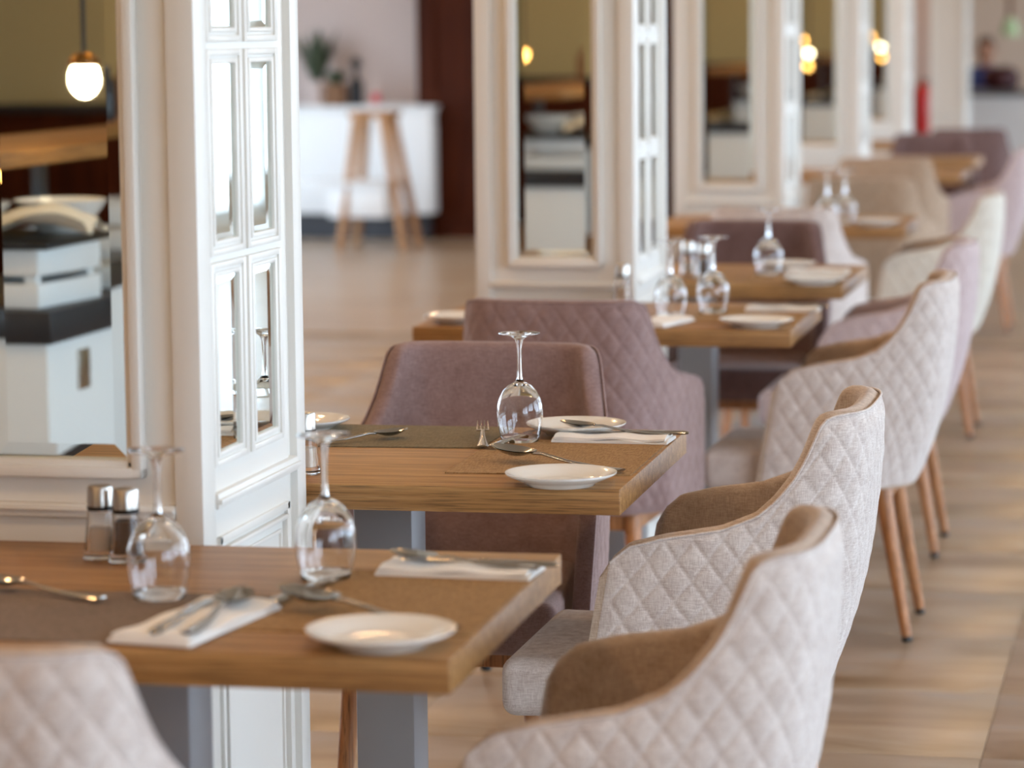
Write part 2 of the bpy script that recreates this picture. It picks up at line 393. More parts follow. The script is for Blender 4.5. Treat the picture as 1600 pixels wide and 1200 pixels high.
table(-.9094, 8.262, .0, 'oak dining table just behind the second column, glass and plates on it')
table(-.957, 10.62, .0, 'oak dining table with two wine glasses in front of the third and fourth columns')
table(-1.03, 14.3, .0, 'blurred oak table behind the lone taupe chair, in the back half of the row')
table(-1.06, 15.75, .0, 'blurred oak table before the plum chair at the back of the row')
table(-1.13, 18.05, .0, 'farthest blurred oak table at the end of the row')

# ------------------------------------------------------------------ chairs
def interp(x, tab):
    if x <= tab[0][0]: return tab[0][1]
    for (a, b), (c, d) in zip(tab, tab[1:]):
        if x <= c: return b + (d - b) * (x - a) / (c - a)
    return tab[-1][1]
HALF = [(-.045, 0), (-.0445, .06), (-.042, .105), (-.034, .145), (-.018, .175), (.008, .199), (.045, .219), (.09, .236), (.15, .250), (.21, .259), (.27, .264), (.32, .266), (.345, .266)]
def cr(P, n):
    out = []
    for i in range(len(P) - 1):
        p0, p1, p2, p3 = P[max(i - 1, 0)], P[i], P[i + 1], P[min(i + 2, len(P) - 1)]
        for k in range(n):
            t = k / n
            out.append(tuple(.5 * (2 * b + (c - a) * t + (2 * a - 5 * b + 4 * c - d) * t * t + (3 * b - a - 3 * c + d) * t ** 3) for a, b, c, d in zip(p0, p1, p2, p3)))
    out.append(P[-1]); return out
FINE = cr(HALF, 12)
FULL = [(f, -l) for f, l in FINE[::-1]][:-1] + FINE
ARC = [0]
for a, b in zip(FULL, FULL[1:]): ARC.append(ARC[-1] + math.hypot(b[0] - a[0], b[1] - a[1]))
ZTOP = [(-.05, .858), (-.02, .859), (.0, .857), (.012, .852), (.021, .842), (.030, .822), (.042, .790), (.058, .758), (.080, .728), (.108, .703), (.16, .683), (.25, .669), (.305, .655), (.332, .632), (.345, .600)]
LEAN = [(.34, .086), (.40, .066), (.45, .047), (.50, .031), (.55, .018), (.60, .008), (.65, .001), (.70, -.005), (.76, -.010), (.82, -.011), (.875, -.005)]
ZB = .368
def pathpt(s):
    s = min(max(s, 0), ARC[-1])
    lo, hi = 0, len(ARC) - 1
    while hi - lo > 1:
        m = (lo + hi) // 2
        if ARC[m] <= s: lo = m
        else: hi = m
    t = (s - ARC[lo]) / max(ARC[hi] - ARC[lo], 1e-9)
    a, b = FULL[lo], FULL[hi]
    f, l = a[0] + (b[0] - a[0]) * t, a[1] + (b[1] - a[1]) * t
    a, b = FULL[max(lo - 2, 0)], FULL[min(hi + 2, len(FULL) - 1)]
    tx, ty = b[0] - a[0], b[1] - a[1]; n = math.hypot(tx, ty)
    return f, l, (-ty / n, tx / n)             # outward normal in (f, l)
def sm(x): x = min(max(x, 0), 1); return x * x * (3 - 2 * x)
def outer(s, z, off=0.0):
    f, l, nn = pathpt(s)
    wr = 1 - sm((f + .01) / .15); wf = sm((f - .12) / .22)
    df = wr * interp(z, LEAN) + wf * .043 * max(0, 1 - (z - .4) / .235)
    ll = l * (1 - .035 * max(0, (.6 - z) / .22))
    return (f + df + nn[0] * off, ll + nn[1] * off, z)
def ztop(s): return interp(pathpt(s)[0], ZTOP)
TH = .037
def chair_meshes():
    d = {}
    rows = []; smax = ARC[-1]; ns = 150
    sl = [smax * k / ns for k in range(ns + 1)]
    for s in sl:
        zt = ztop(s); e = min(s, smax - s); th = TH * math.sqrt(max(0.02, 1 - (1 - min(e / .022, 1)) ** 2))
        ring = []
        no = 12; hz = zt - th / 2
        for k in range(no): ring.append(outer(s, ZB + (hz - ZB) * k / (no - 1)))
        for k in range(1, 6):
            a = math.pi * k / 6; ring.append(outer(s, hz + th / 2 * math.sin(a) * .9, -th / 2 * (1 - math.cos(a))))
        for k in range(8): ring.append(outer(s, hz + (.40 - hz) * k / 7, -th * (1 + .25 * (k / 7) * sm(1 - abs(pathpt(s)[1]) / .2))))
        ring.append(outer(s, ZB, -th * .7))
        rows.append(ring)
    sh = MB().grid(rows, True); n = len(rows[0])
    sh.f.append(tuple(range(n))); sh.f.append(tuple((len(rows) - 1) * n + k for k in range(n))[::-1])
    d['shell'] = sh.mesh('shell', M['fab_beige'], 70)
    # quilted outside panel
    NS, NZ = 350, 140; s0, s1 = .010, smax - .010; q = []
    dx, dz = .047, .066
    for i in range(NS + 1):
        s = s0 + (s1 - s0) * i / NS; zt = ztop(s) - .0085; row = []
        for k in range(NZ + 1):
            z = ZB + .004 + (zt - ZB - .004) * k / NZ
            a = (s / dx + z / dz); b = (s / dx - z / dz)
            da = abs(a - round(a)); db = abs(b - round(b)); g = min(da, db)
            h = .0019 * (1 - math.exp(-(g / .07) ** 2)) + .0014 * math.sin(math.pi * (a - math.floor(a))) * math.sin(math.pi * (b - math.floor(b)))
            edge = min(1, min(i, NS - i) / 7, min(k, NZ - k) / 5)
            row.append(outer(s, z, .0008 + h * edge - (.0022 if edge == 0 else 0)))
        q.append(row)
    d['quilted_panel'] = MB().grid(q).mesh('quilted_panel', M['fab_beige'], 80)
    pts = [outer(.012 + (smax - .024) * k / 110, ztop(.012 + (smax - .024) * k / 110) - .0075, .0006) for k in range(111)]
    d['piping'] = MB().tube(pts, .0022, 6).mesh('piping', M['fab_beige'], 80)
    # seat cushion
    bm = bmesh.new(); bmesh.ops.create_cube(bm, size=1)
    for v in bm.verts:
        fr = v.co.x > 0
        v.co = Vector((.523 if fr else .07, (.228 if fr else .175) * (1 if v.co.y > 0 else -1), (.458 if v.co.z > 0 else .358) - (0.004 if fr and v.co.z > 0 else 0)))
    bmesh.ops.bevel(bm, geom=bm.edges[:], offset=.024, segments=4, affect='EDGES', profile=.5)
    d['seat'] = MB().bm(bm).mesh('seat', M['fab_beige'], 60)
    pts = [(.05, -.176, .385), (.50, -.2265, .385), (.533, -.2, .385), (.535, 0, .385), (.533, .2, .385), (.50, .2265, .385), (.05, .176, .385)]
    d['seat_frame'] = MB().box(.09, -.165, .324, .45, .165, .362, .004).mesh('seat_frame', M['beech'])
    legs = []
    for (f0, l0, f1, l1) in ((.105, .15, .042, .178), (.105, -.15, .042, -.178), (.435, .16, .475, .185), (.435, -.16, .475, -.185)):
        A, B = Vector((f0, l0, .366)), Vector((f1, l1, .012)); ps = [A.lerp(B, t) for t in (0, .25, .5, .75, 1)]
        legs.append((MB().tube(ps, [.0215, .0195, .017, .0145, .012], 12).mesh('leg', M['beech']), MB().tube([B.lerp(A, .0), (f1 - (f0 - f1) * .03, l1 - (l0 - l1) * .03, 0)], [.0125, .012], 12).mesh('leg_cap', M['black'])))
    d['legs'] = legs; return d
CH = chair_meshes()
# forward axis of the chair is local +X
def chair(x, y, face, fab, label, group, name='tub_chair'):
    t = thing(name, label, 'chair', (x, y, 0), R(face), group)
    for nm in ('shell', 'quilted_panel', 'piping', 'seat'): put(nm, CH[nm], t, m=M['fab_inner_shade' if nm == 'shell' and fab in ('fab_beige', 'fab_cream') else fab])  # shells of beige and cream chairs take the browner, painted-in shade
    put('seat_frame', CH['seat_frame'], t)
    for a, b in CH['legs']:
        l = put('leg', a, t); put('leg_cap', b, l)
    return t
GA = 'upholstered tub chairs along the aisle'; GB = 'upholstered tub chairs between the tables'
chair(-.462, 3.60, 180, 'fab_beige', 'beige quilted tub chair nearest the camera at the aisle end of the front table', GA)
chair(-.535, 4.885, 180, 'fab_beige', 'sharply focused pale beige quilted tub chair at the aisle end of the second table', GA)
chair(-.589, 7.317, 180, 'fab_beige', 'pale quilted tub chair at the aisle with its wooden legs in full view', GA)
chair(-.618, 8.488, 180, 'fab_lilac', 'lilac tub chair in the aisle row, mostly behind the third pale chair', GA)
chair(-.69, 10.93, 180, 'fab_cream', 'cream tub chair in the aisle row behind the lilac one, blurred', GA)
chair(-.77, 14.62, 180, 'fab_lilac', 'blurred pinkish tub chair ending the aisle row, cut by the picture edge', GA)
chair(-1.225, 2.79, 90, 'fab_beige', 'beige quilted tub chair at lower left, back to the camera, at the front table', GB)
chair(-1.285, 5.64, -90, 'fab_mauve', 'mauve brown tub chair facing the camera behind the second table', GB)
chair(-1.365, 6.60, 87, 'fab_mauve', 'mauve quilted tub chair, back to the camera, in front of the third table', GB)
chair(-1.30, 9.33, -90, 'fab_dusk', 'dark mauve tub chair facing the camera behind the fourth table', GB)
chair(-1.33, 10.02, 88, 'fab_beige', 'pale beige quilted tub chair back, just behind the dark mauve one', GB)
chair(-1.245, 11.98, 88, 'fab_taupe', 'blurred taupe tub chair standing alone behind the table with two glasses', GB)
chair(-1.33, 13.82, 90, 'fab_taupe', 'blurred brownish tub chair with a pale arm edge, beyond the lone taupe chair', GB)
chair(-1.36, 16.86, -90, 'fab_dusk', 'blurred plum tub chair facing the camera near the white far column', GB)
chair(-1.22, 17.66, 90, 'fab_dusk', 'blurred plum tub chair beside the farthest table, back to the camera', GB)

# ------------------------------------------------------------------ tableware
GP = [(.0355, .1855), (.0357, .1864), (.035, .1872), (.02, .1885), (.008, .1895), (0.0001, .1897)]
outer_b = [(.0303, 0), (.0309, -.0003), (.0315, 0), (.0345, .012), (.0378, .028), (.0397, .042), (.0399, .052), (.0386, .064), (.0350, .076), (.0290, .0875), (.0205, .0965), (.0125, .1015), (.0075, .1040), (.0052, .1075)]
inner_b = [(.0001, .0985), (.008, .0970), (.0185, .0915), (.0275, .0840), (.0338, .0740), (.0374, .0635), (.0387, .052), (.0385, .042), (.0366, .028), (.0333, .012), (.0303, 0)]
stem_p = [(.0052, .1075), (.0043, .113), (.0037, .125), (.0036, .145), (.0040, .160), (.0050, .169), (.0072, .1755)]
foot_p = [(.0072, .1755), (.0115, .1795), (.020, .1828), (.029, .1848), (.0355, .1855)] + GP[1:]
GB_, GS_, GF_ = MB().lathe(inner_b + outer_b[1:], 40), MB().lathe(stem_p, 24), MB().lathe(foot_p, 40)
GLm = [('bowl', GB_.mesh('bowl', M['glass'], 80)), ('stem', MB().lathe(stem_p, 40).mesh('stem', M['glass'], 80)), ('foot', GF_.mesh('foot', M['glass'], 80))]
def wineglass(x, y, label):
    t = thing('wine_glass', label, 'glass', (x, y, .7508), 0, 'upturned wine glasses')
    for nm, me in GLm: put(nm, me, t)
    return t
plate_p = [(.0001, .004), (.046, .004), (.049, 0), (.052, 0), (.0545, .004), (.068, .0095), (.084, .0165), (.0868, .0190), (.0868, .0208), (.0845, .0208), (.070, .0150), (.060, .0105), (.054, .0078), (.03, .0072), (.0001, .0072)]
PL = MB().lathe(plate_p, 56).mesh('side_plate', M['ceramic'], 60)
def plate(x, y, label, z=.7502): return tag(put('side_plate', PL, None, (x, y, z)), label, 'plate', 'white side plates')
# cutlery lies along local +X, business end at +X
def spoon_mesh():
    b = MB().tube([(-.105, 0, .004), (-.10, 0, .0035), (-.06, 0, .003), (-.02, 0, .005), (.02, 0, .010), (.035, 0, .009)], [(.006, .0015), (.0095, .0016), (.0075, .0017), (.0045, .0019), (.0030, .0021), (.0035, .0018)], 10)
    rows = []
    for lay in (0, 1):
        for i in range(13):
            u = i / 12; x = .032 + .066 * u; w = .0205 * math.sqrt(max(0, 1 - (2 * u - 1) ** 2)) * (1.08 - .2 * u) + .0003; row = []
            for k in range(9):
                v = -1 + k / 4; hh = .0085 * (1 - math.sin(math.pi * u) * (1 - v * v)) + .0018 + .003 * u * u
                row.append((x, w * v, hh + (.0011 if lay else 0)))
            rows.append(row)
    b.grid(rows[:13]); b.grid(rows[13:]); return b.mesh('spoon', M['steel'], 70)
def knife_mesh():
    b = MB().tube([(-.115, 0, .004), (-.108, 0, .004), (-.06, 0, .004), (-.015, 0, .004), (-.005, 0, .004)], [(.004, .002), (.0085, .0035), (.0075, .0036), (.0055, .0032), (.0045, .002)], 10)
    b.tube([(-.006, .0, .004), (.0, .001, .004), (.03, .0015, .004), (.07, .001, .004), (.095, -.002, .004), (.105, -.006, .004)], [(.0045, .0014), (.0085, .0012), (.0095, .001), (.0095, .0009), (.0075, .0008), (.001, .0006)], 8)
    return b.mesh('knife', M['steel'], 60)
def fork_mesh():
    b = MB().tube([(-.10, 0, .004), (-.095, 0, .0035), (-.05, 0, .003), (-.01, 0, .005), (.03, 0, .010), (.045, 0, .008)], [(.006, .0015), (.0095, .0016), (.0075, .0017), (.0045, .0019), (.0030, .0020), (.009, .0013)], 10)
    b.tube([(.043, 0, .0085), (.052, 0, .006), (.060, 0, .0045)], [(.006, .0012), (.0115, .0011), (.0115, .0011)], 8)
    for k in range(4):
        y = -.0093 + .0062 * k; b.tube([(.058, y, .0046), (.075, y, .005), (.088, y, .009), (.098, y * .95, .016)], [(.0017, .001), (.0016, .001), (.0014, .0009), (.0006, .0005)], 6)
    return b.mesh('fork', M['steel'], 60)
CUT = {'spoon': spoon_mesh(), 'knife': knife_mesh(), 'fork': fork_mesh()}
def cutlery(kind, head, tail, label, z=.7545, tilt=0, k=1):
    """from head (business end) to tail (handle end)"""
    hx, hy = head; tx, ty = tail
    o = put(kind, CUT[kind], None, ((hx + tx) / 2, (hy + ty) / 2, z), math.atan2(hy - ty, hx - tx)); o.rotation_euler.y = tilt; o.scale = (k, k, k)
    return tag(o, label, kind, 'table cutlery')
def placemat(pts, m, label):
    v = [(x, y, .7502) for x, y in pts] + [(x, y, .7522) for x, y in pts]
    return tag(MB().add(v, [(3, 2, 1, 0), (4, 5, 6, 7), (0, 1, 5, 4), (1, 2, 6, 5), (2, 3, 7, 6), (3, 0, 4, 7)]).build('placemat', m), label, 'placemat', 'woven placemats')
def napkin(c, ln, wd_, ang, label, z=.7524):
    b = MB(); nx, ny = 14, 6
    for lay in range(2):
        top, bot = [], []
        sx = 1 - .04 * lay
        for i in range(nx + 1):
            u = -.5 + i / nx; rt, rb = [], []
            for k in range(ny + 1):
                v = -.5 + k / ny; e = .0016 * math.sin(u * 13 + lay) + .001 * math.sin(v * 9 + u * 5)
                ed = min(1, 6 * (.5 - abs(v)) + .35)
                h = (.0048 * lay) + .0046 * ed + e * .8 + .002
                rt.append((u * ln * sx, v * wd_ * sx, h)); rb.append((u * ln * sx, v * wd_ * sx, .0048 * lay + (e if lay else 0)))
            top.append(rt); bot.append(rb)
        b.grid(top); b.grid(bot)
        for e_ in (0, nx): b.grid([bot[e_], top[e_]])
        for k in (0, ny): b.grid([[r_[k] for r_ in bot], [r_[k] for r_ in top]])
    o = b.build('folded_napkin', M['linen'], None, 60); o.location = (c[0], c[1], z); o.rotation_euler.z = ang
    return tag(o, label, 'napkin', 'folded white napkins')
def sq(hw, n=24, p=4.0):
    out = []
    for k in range(n):
        a = 2 * math.pi * k / n; ca, sa = math.cos(a), math.sin(a); r = hw / (abs(ca) ** p + abs(sa) ** p) ** (1 / p); out.append((r * ca, r * sa))
    return out
def shaker_meshes():
    g = MB(); rows = []
    for (hw, z) in ((.0205, 0), (.0228, .0015), (.0228, .005), (.0162, .066)): rows.append([(x, y, z) for x, y in sq(hw)])
    for (hw, z) in ((.0145, .066), (.0178, .012), (.001, .0115)): rows.append([(x, y, z) for x, y in sq(hw)])
    g.grid(rows, True); g.f.append(tuple(range(24))[::-1])
    def fill(h): return MB().grid([[(x, y, .0125) for x, y in sq(.001)], [(x, y, .0125) for x, y in sq(.0172)], [(x, y, h) for x, y in sq(.0172 - (h - .0125) * .062)], [(x, y, h + .001) for x, y in sq(.0008)]], True)
    collar = MB().lathe([(.012, .0662), (.0178, .0662), (.0180, .0715), (.012, .0715)], 28)
    cap = MB().lathe([(.0165, .0716), (.0180, .0718), (.0172, .096), (.0160, .0985), (.010, .0995), (.0001, .0995)], 28)
    return g.mesh('glass_body', M['glass'], 50), fill(.042).mesh('salt', M['salt'], 50), fill(.055).mesh('pepper', M['pepper'], 50), collar.mesh('collar', M['black']), cap.mesh('cap', M['brushed'])
SK = shaker_meshes()
def shaker(kind, x, y, label, rz=.2):
    t = thing(kind + '_shaker', label, 'shaker', (x, y, .7505), rz, 'salt and pepper shakers')
    put('glass_body', SK[0], t); put(kind, SK[1 if kind == 'salt' else 2], t); put('collar', SK[3], t); put('cap', SK[4], t); return t

# front table
placemat([(-1.50, 3.278), (-1.105, 3.287), (-1.108, 3.60), (-1.50, 3.585)], M['mat_grey'], 'greyish brown woven placemat at lower left of the front table')
placemat([(-1.088, 3.385), (-.806, 3.395), (-.812, 3.80), (-1.094, 3.79)], M['mat_brown'], 'brown woven placemat at the aisle end of the front table')
napkin((-1.14, 3.40), .25, .105, R(82), 'white folded napkin under knife and spoon on the grey placemat, front table')
napkin((-.912, 3.795), .205, .09, R(-2), 'white folded napkin at the back aisle corner of the front table')
plate(-.895, 3.33, 'white side plate near the front edge of the closest table')
wineglass(-1.244, 3.567, 'upturned wine glass beside the salt and pepper shakers, leftmost of the glasses')
wineglass(-1.076, 3.735, 'upturned wine glass on the front table, in front of the white column corner')
shaker('salt', -1.417, 3.832, 'salt shaker on the front table, left one of the close pair')
shaker('pepper', -1.374, 3.812, 'brown filled pepper shaker on the front table, right one of the close pair', .25)
cutlery('knife', (-1.155, 3.50), (-1.152, 3.285), 'knife on the napkin over the grey placemat, front table', .7625)
cutlery('spoon', (-1.118, 3.52), (-1.112, 3.285), 'tablespoon lying bowl up on the napkin over the grey placemat', .7625, 0, 1.15)
cutlery('spoon', (-1.50, 3.60), (-1.295, 3.515), 'dessert spoon lying on the grey placemat at the left edge of the picture', .7545)
cutlery('knife', (-1.05, 3.75), (-1.085, 3.535), 'small knife between the two wine glasses pointing away, front table', .7545)
cutlery('spoon', (-1.09, 3.535), (-.818, 3.41), 'spoon half hidden behind the side plate of the front table', .757, -.03, 1.35)
cutlery('spoon', (-1.015, 3.79), (-.80, 3.775), 'spoon lying on the napkin at the back aisle corner of the front table', .764, -.03)
cutlery('knife', (-1.0, 3.815), (-.795, 3.80), 'knife lying on the napkin at the back aisle corner of the front table', .7615)
# second table
placemat([(-1.145, 4.666), (-.848, 4.683), (-.853, 5.075), (-1.15, 5.06)], M['mat_brown'], 'brown woven placemat under a plate and a glass, on the sharply focused table')
placemat([(-1.58, 4.925), (-1.150, 4.955), (-1.157, 5.222), (-1.585, 5.212)], M['mat_olive'], 'olive grey woven placemat in front of the mauve chair, second table')
napkin((-.948, 5.075), .20, .085, R(-1), 'white folded napkin under a knife at the aisle end of the second table')
plate(-.938, 4.575, 'white side plate at the front edge of the sharply focused table')
plate(-1.03, 5.16, 'white side plate behind the wine glass on the sharply focused table')
plate(-1.525, 5.15, 'white side plate just showing beside the column on the second table')
wineglass(-1.105, 5.045, 'sharply focused upturned wine glass alone on the second table')
shaker('salt', -1.365, 4.63, 'salt shaker half hidden by the nearest column, on the second table', 0)
cutlery('spoon', (-1.115, 4.82), (-.855, 4.69), 'spoon with dark bowl behind the side plate of the second table', .757, -.03, 1.3)
cutlery('fork', (-1.19, 5.13), (-1.145, 4.935), 'fork with raised tines left of the wine glass, second table', .7565, -.03)
cutlery('knife', (-1.10, 5.14), (-1.128, 4.935), 'knife lying across the placemat edge beside the glass, second table', .7545)
cutlery('spoon', (-1.315, 5.06), (-1.44, 4.93), 'spoon on the olive placemat next to the column, second table', .7545)
cutlery('spoon', (-1.045, 5.11), (-.86, 5.075), 'spoon resting on the napkin at the aisle end of the second table', .764, -.03)
cutlery('knife', (-1.02, 5.085), (-.852, 5.09), 'knife resting on the napkin at the aisle end of the second table', .7615)
# third table
placemat([(-1.16, 7.16), (-.90, 7.17), (-.905, 7.56), (-1.165, 7.55)], M['mat_brown'], 'brown woven placemat on the third table, behind its plate')
napkin((-1.215, 7.115), .18, .10, R(75), 'white folded napkin below the wine glass at the front of the third table')
napkin((-.97, 7.485), .18, .085, 0, 'white folded napkin at the aisle end of the third table')
plate(-.98, 7.083, 'white side plate on the third table, near its aisle corner')
plate(-1.70, 7.10, 'white side plate at the far left end of the third table beside the mauve chair')
wineglass(-1.218, 7.285, 'upturned wine glass against the white second column, third table')
wineglass(-1.134, 7.41, 'upturned wine glass just right of the second column, third table')
shaker('salt', -1.405, 7.655, 'salt shaker by the front of the second column, third table', 0)
cutlery('knife', (-1.05, 7.49), (-.89, 7.48), 'knife on the napkin at the aisle end of the third table', .7615)
# fourth table
placemat([(-1.19, 8.33), (-.92, 8.33), (-.92, 8.70), (-1.19, 8.70)], M['mat_brown'], 'brown woven placemat on the fourth table behind the front plate')
plate(-.985, 8.285, 'white side plate near the front edge of the fourth table')
plate(-1.13, 8.79, 'white side plate at the back edge of the fourth table')
napkin((-1.02, 8.62), .18, .085, 0, 'blurred white napkin at the aisle end of the fourth table')
wineglass(-1.153, 8.575, 'single upturned wine glass on the fourth table')
shaker('salt', -1.37, 8.49, 'blurred salt shaker on the fourth table, left one of its pair')
shaker('pepper', -1.315, 8.43, 'blurred pepper shaker on the fourth table, right one of its pair')
# fifth table
wineglass(-1.235, 10.74, 'blurred upturned wine glass on the fifth table, left one of two')
wineglass(-1.185, 10.85, 'blurred upturned wine glass on the fifth table, right one of two')
plate(-1.06, 10.72, 'blurred white side plate on the fifth table')

# ------------------------------------------------------------------ back left corner: counter, trestle stand, pots
bc = thing('wall_counter', 'long white counter with a thin top below the pinkish wall', 'counter', (-5.7, 20.65, 0))
MB().box(-1.6, -.22, .18, .62, .25, .90, .004).build('body', M['white'], bc); MB().box(-1.62, -.25, .90, .64, .28, .925, .004).build('counter_top', M['white'], bc); MB().box(-1.55, -.15, 0, .58, .2, .18).build('plinth', M['charcoal'], bc)
tr = thing('trestle_stand', 'wooden A-frame trestle stand with a white shelf before the white counter', 'stand', (-5.22, 19.55, 0))
for sy in (-.2, .2):
    for (x0, x1, nm) in ((-.11, -.22, 'leg'), (.06, .215, 'leg')):
        A, B = Vector((x0, sy * .6, .90)), Vector((x1, sy, 0)); MB().tube([A, A.lerp(B, .5), B], [.033, .031, .027], 10).build(nm, M['trestle'], tr)
MB().box(-.17, -.14, .875, .12, .14, .915, .006).build('top_rail', M['trestle'], tr)
MB().box(-.62, -.22, .43, .10, .22, .455, .004).build('shelf', M['white'], tr)
MB().box(-.30, -.19, .22, .09, .19, .43, .004).build('shelf_box', M['white'], tr)
be = thing('white_bench', 'white bench with a brown seat at the column edge, far left', 'bench', (-5.72, 18.6, 0))
MB().box(-.25, -.2, .36, .15, .2, .41, .006).build('seat', M['white'], be)
for (a, b) in ((-.22, -.16), (.12, -.16), (-.22, .16), (.12, .16)): MB().box(a - .025, b - .025, 0, a + .025, b + .025, .36, .004).build('leg', M['white'], be)
tag(MB().lathe([(.0001, .0), (.12, 0), (.15, .1), (.15, .2), (.13, .2), (.11, .05), (.0001, .04)], 24).build('basket', M['leather']), 'brown basket on the floor by the white bench, far left', 'basket').location = (-5.43, 17.6, .0)
pot = thing('potted_plant', 'bushy dark green plant in a brown box on the white counter', 'plant', (-5.775, 20.50, .925))
MB().box(-.068, -.068, 0, .068, .068, .15, .006).build('pot', M['terracotta'], pot)
lv = MB()
for k in range(90):
    a = random.uniform(0, 6.283); tl = random.uniform(.1, .8); ln = random.uniform(.07, .13)
    b0 = Vector((.03 * math.cos(a), .03 * math.sin(a), .13)); tip = b0 + Vector((math.cos(a) * math.sin(tl) * ln, math.sin(a) * math.sin(tl) * ln, math.cos(tl) * ln)); mid = b0.lerp(tip, .6) + Vector((0, 0, .03)); sd = Vector((-math.sin(a), math.cos(a), 0)) * .018
    lv.add([b0, mid - sd, tip, mid + sd], [(0, 1, 2, 3)])
lo = lv.build('foliage', M['foliage'], pot); lo['kind'] = 'stuff'
pw = thing('white_planter', 'small pale planter with a fern beside the brown plant box', 'plant', (-5.975, 20.72, .925))
MB().lathe([(.0001, 0), (.06, 0), (.085, .17), (.078, .17), (.055, .02), (.0001, .02)], 24).build('pot', M['pinkwall'], pw)
lv = MB()
for k in range(70):
    a = random.uniform(0, 6.283); tl = random.uniform(.05, .45); ln = random.uniform(.15, .44)
    b0 = Vector((.02 * math.cos(a), .02 * math.sin(a), .14)); tip = b0 + Vector((math.cos(a) * math.sin(tl) * ln, math.sin(a) * math.sin(tl) * ln, math.cos(tl) * ln)); mid = b0.lerp(tip, .6) + Vector((0, 0, .03)); sd = Vector((-math.sin(a), math.cos(a), 0)) * .018
    lv.add([b0, mid - sd, tip, mid + sd], [(0, 1, 2, 3)])
lo = lv.build('foliage', M['foliage'], pw); lo['kind'] = 'stuff'
bo = thing('dark_bottle', 'slim black bottle on the white counter near the plants', 'bottle', (-5.645, 20.56, .925))
MB().lathe([(.0001, 0), (.05, 0), (.052, .12), (.046, .16), (.02, .2), (.017, .26), (.0001, .26)], 20).build('body', M['black'], bo); MB().lathe([(.0001, .26), (.036, .262), (.04, .30), (.02, .335), (.0001, .335)], 20).build('stopper', M['black'], bo)
rb = thing('red_bottle', 'small clear bottle with a red label on the white counter', 'bottle', (-5.50, 20.55, .925))
MB().lathe([(.0001, 0), (.03, 0), (.03, .09), (.012, .12), (.012, .17), (.0001, .17)], 18).build('body', M['pinkwall'], rb); MB().lathe([(.0308, .02), (.0312, .025), (.0312, .08), (.0308, .085)], 18).build('bottle_label', M['red'], rb)

# ------------------------------------------------------------------ far right end: extinguisher, counter, seated person, pendant
fe = thing('fire_extinguisher', 'red fire extinguisher on the pale wall between the far columns', 'extinguisher', (-2.17, 25.9, .52))
MB().lathe([(.0001, 0), (.07, 0), (.078, .02), (.078, .34), (.06, .40), (.03, .43), (.0001, .43)], 24).build('cylinder', M['red'], fe)
MB().tube([(0, 0, .43), (0, 0, .47)], .02, 10).build('valve', M['black'], fe); MB().tube([(.0, -.02, .46), (.06, -.05, .44), (.085, -.05, .34), (.085, -.05, .15)], .011, 8).build('hose', M['black'], fe)
MB().box(-.03, .07, .2, .03, .1, .3).build('bracket', M['black'], fe)
fc = thing('service_counter', 'white service counter with a dark grey stone top at the far end', 'counter', (-1.0, 27.2, 0))
MB().box(-.95, -.3, 0, 2.2, .3, .82, .004).build('body', M['white'], fc); MB().box(-1.0, -.34, .82, 2.25, .34, .87, .004).build('counter_top', M['greycounter'], fc)
tag(MB().lathe([(.0001, 0), (.10, 0)] + [(.095 + .065 * math.sin(math.pi * q / 14), .095 - .095 * math.cos(math.pi * q / 14)) for q in range(1, 14)] + [(.08, .194), (.04, .20), (.0001, .20)], 36).build('maroon_bag', M['maroon']), 'round maroon bag lying on the far grey counter', 'bag').location = (-1.60, 27.15, .87)
ln_ = thing('pendant_lamp', 'pale green glass pendant lamp hanging over the far counter', 'lamp', (-1.52, 27.0, 0))
MB().lathe([(.02, 1.50), (.05, 1.48), (.09, 1.34), (.085, 1.34), (.045, 1.47), (.018, 1.49)], 24).build('lamp_shade', M['greenglass'], ln_); MB().tube([(0, 0, 1.5), (0, 0, 2.95)], .022, 8).build('rod', M['leather'], ln_)
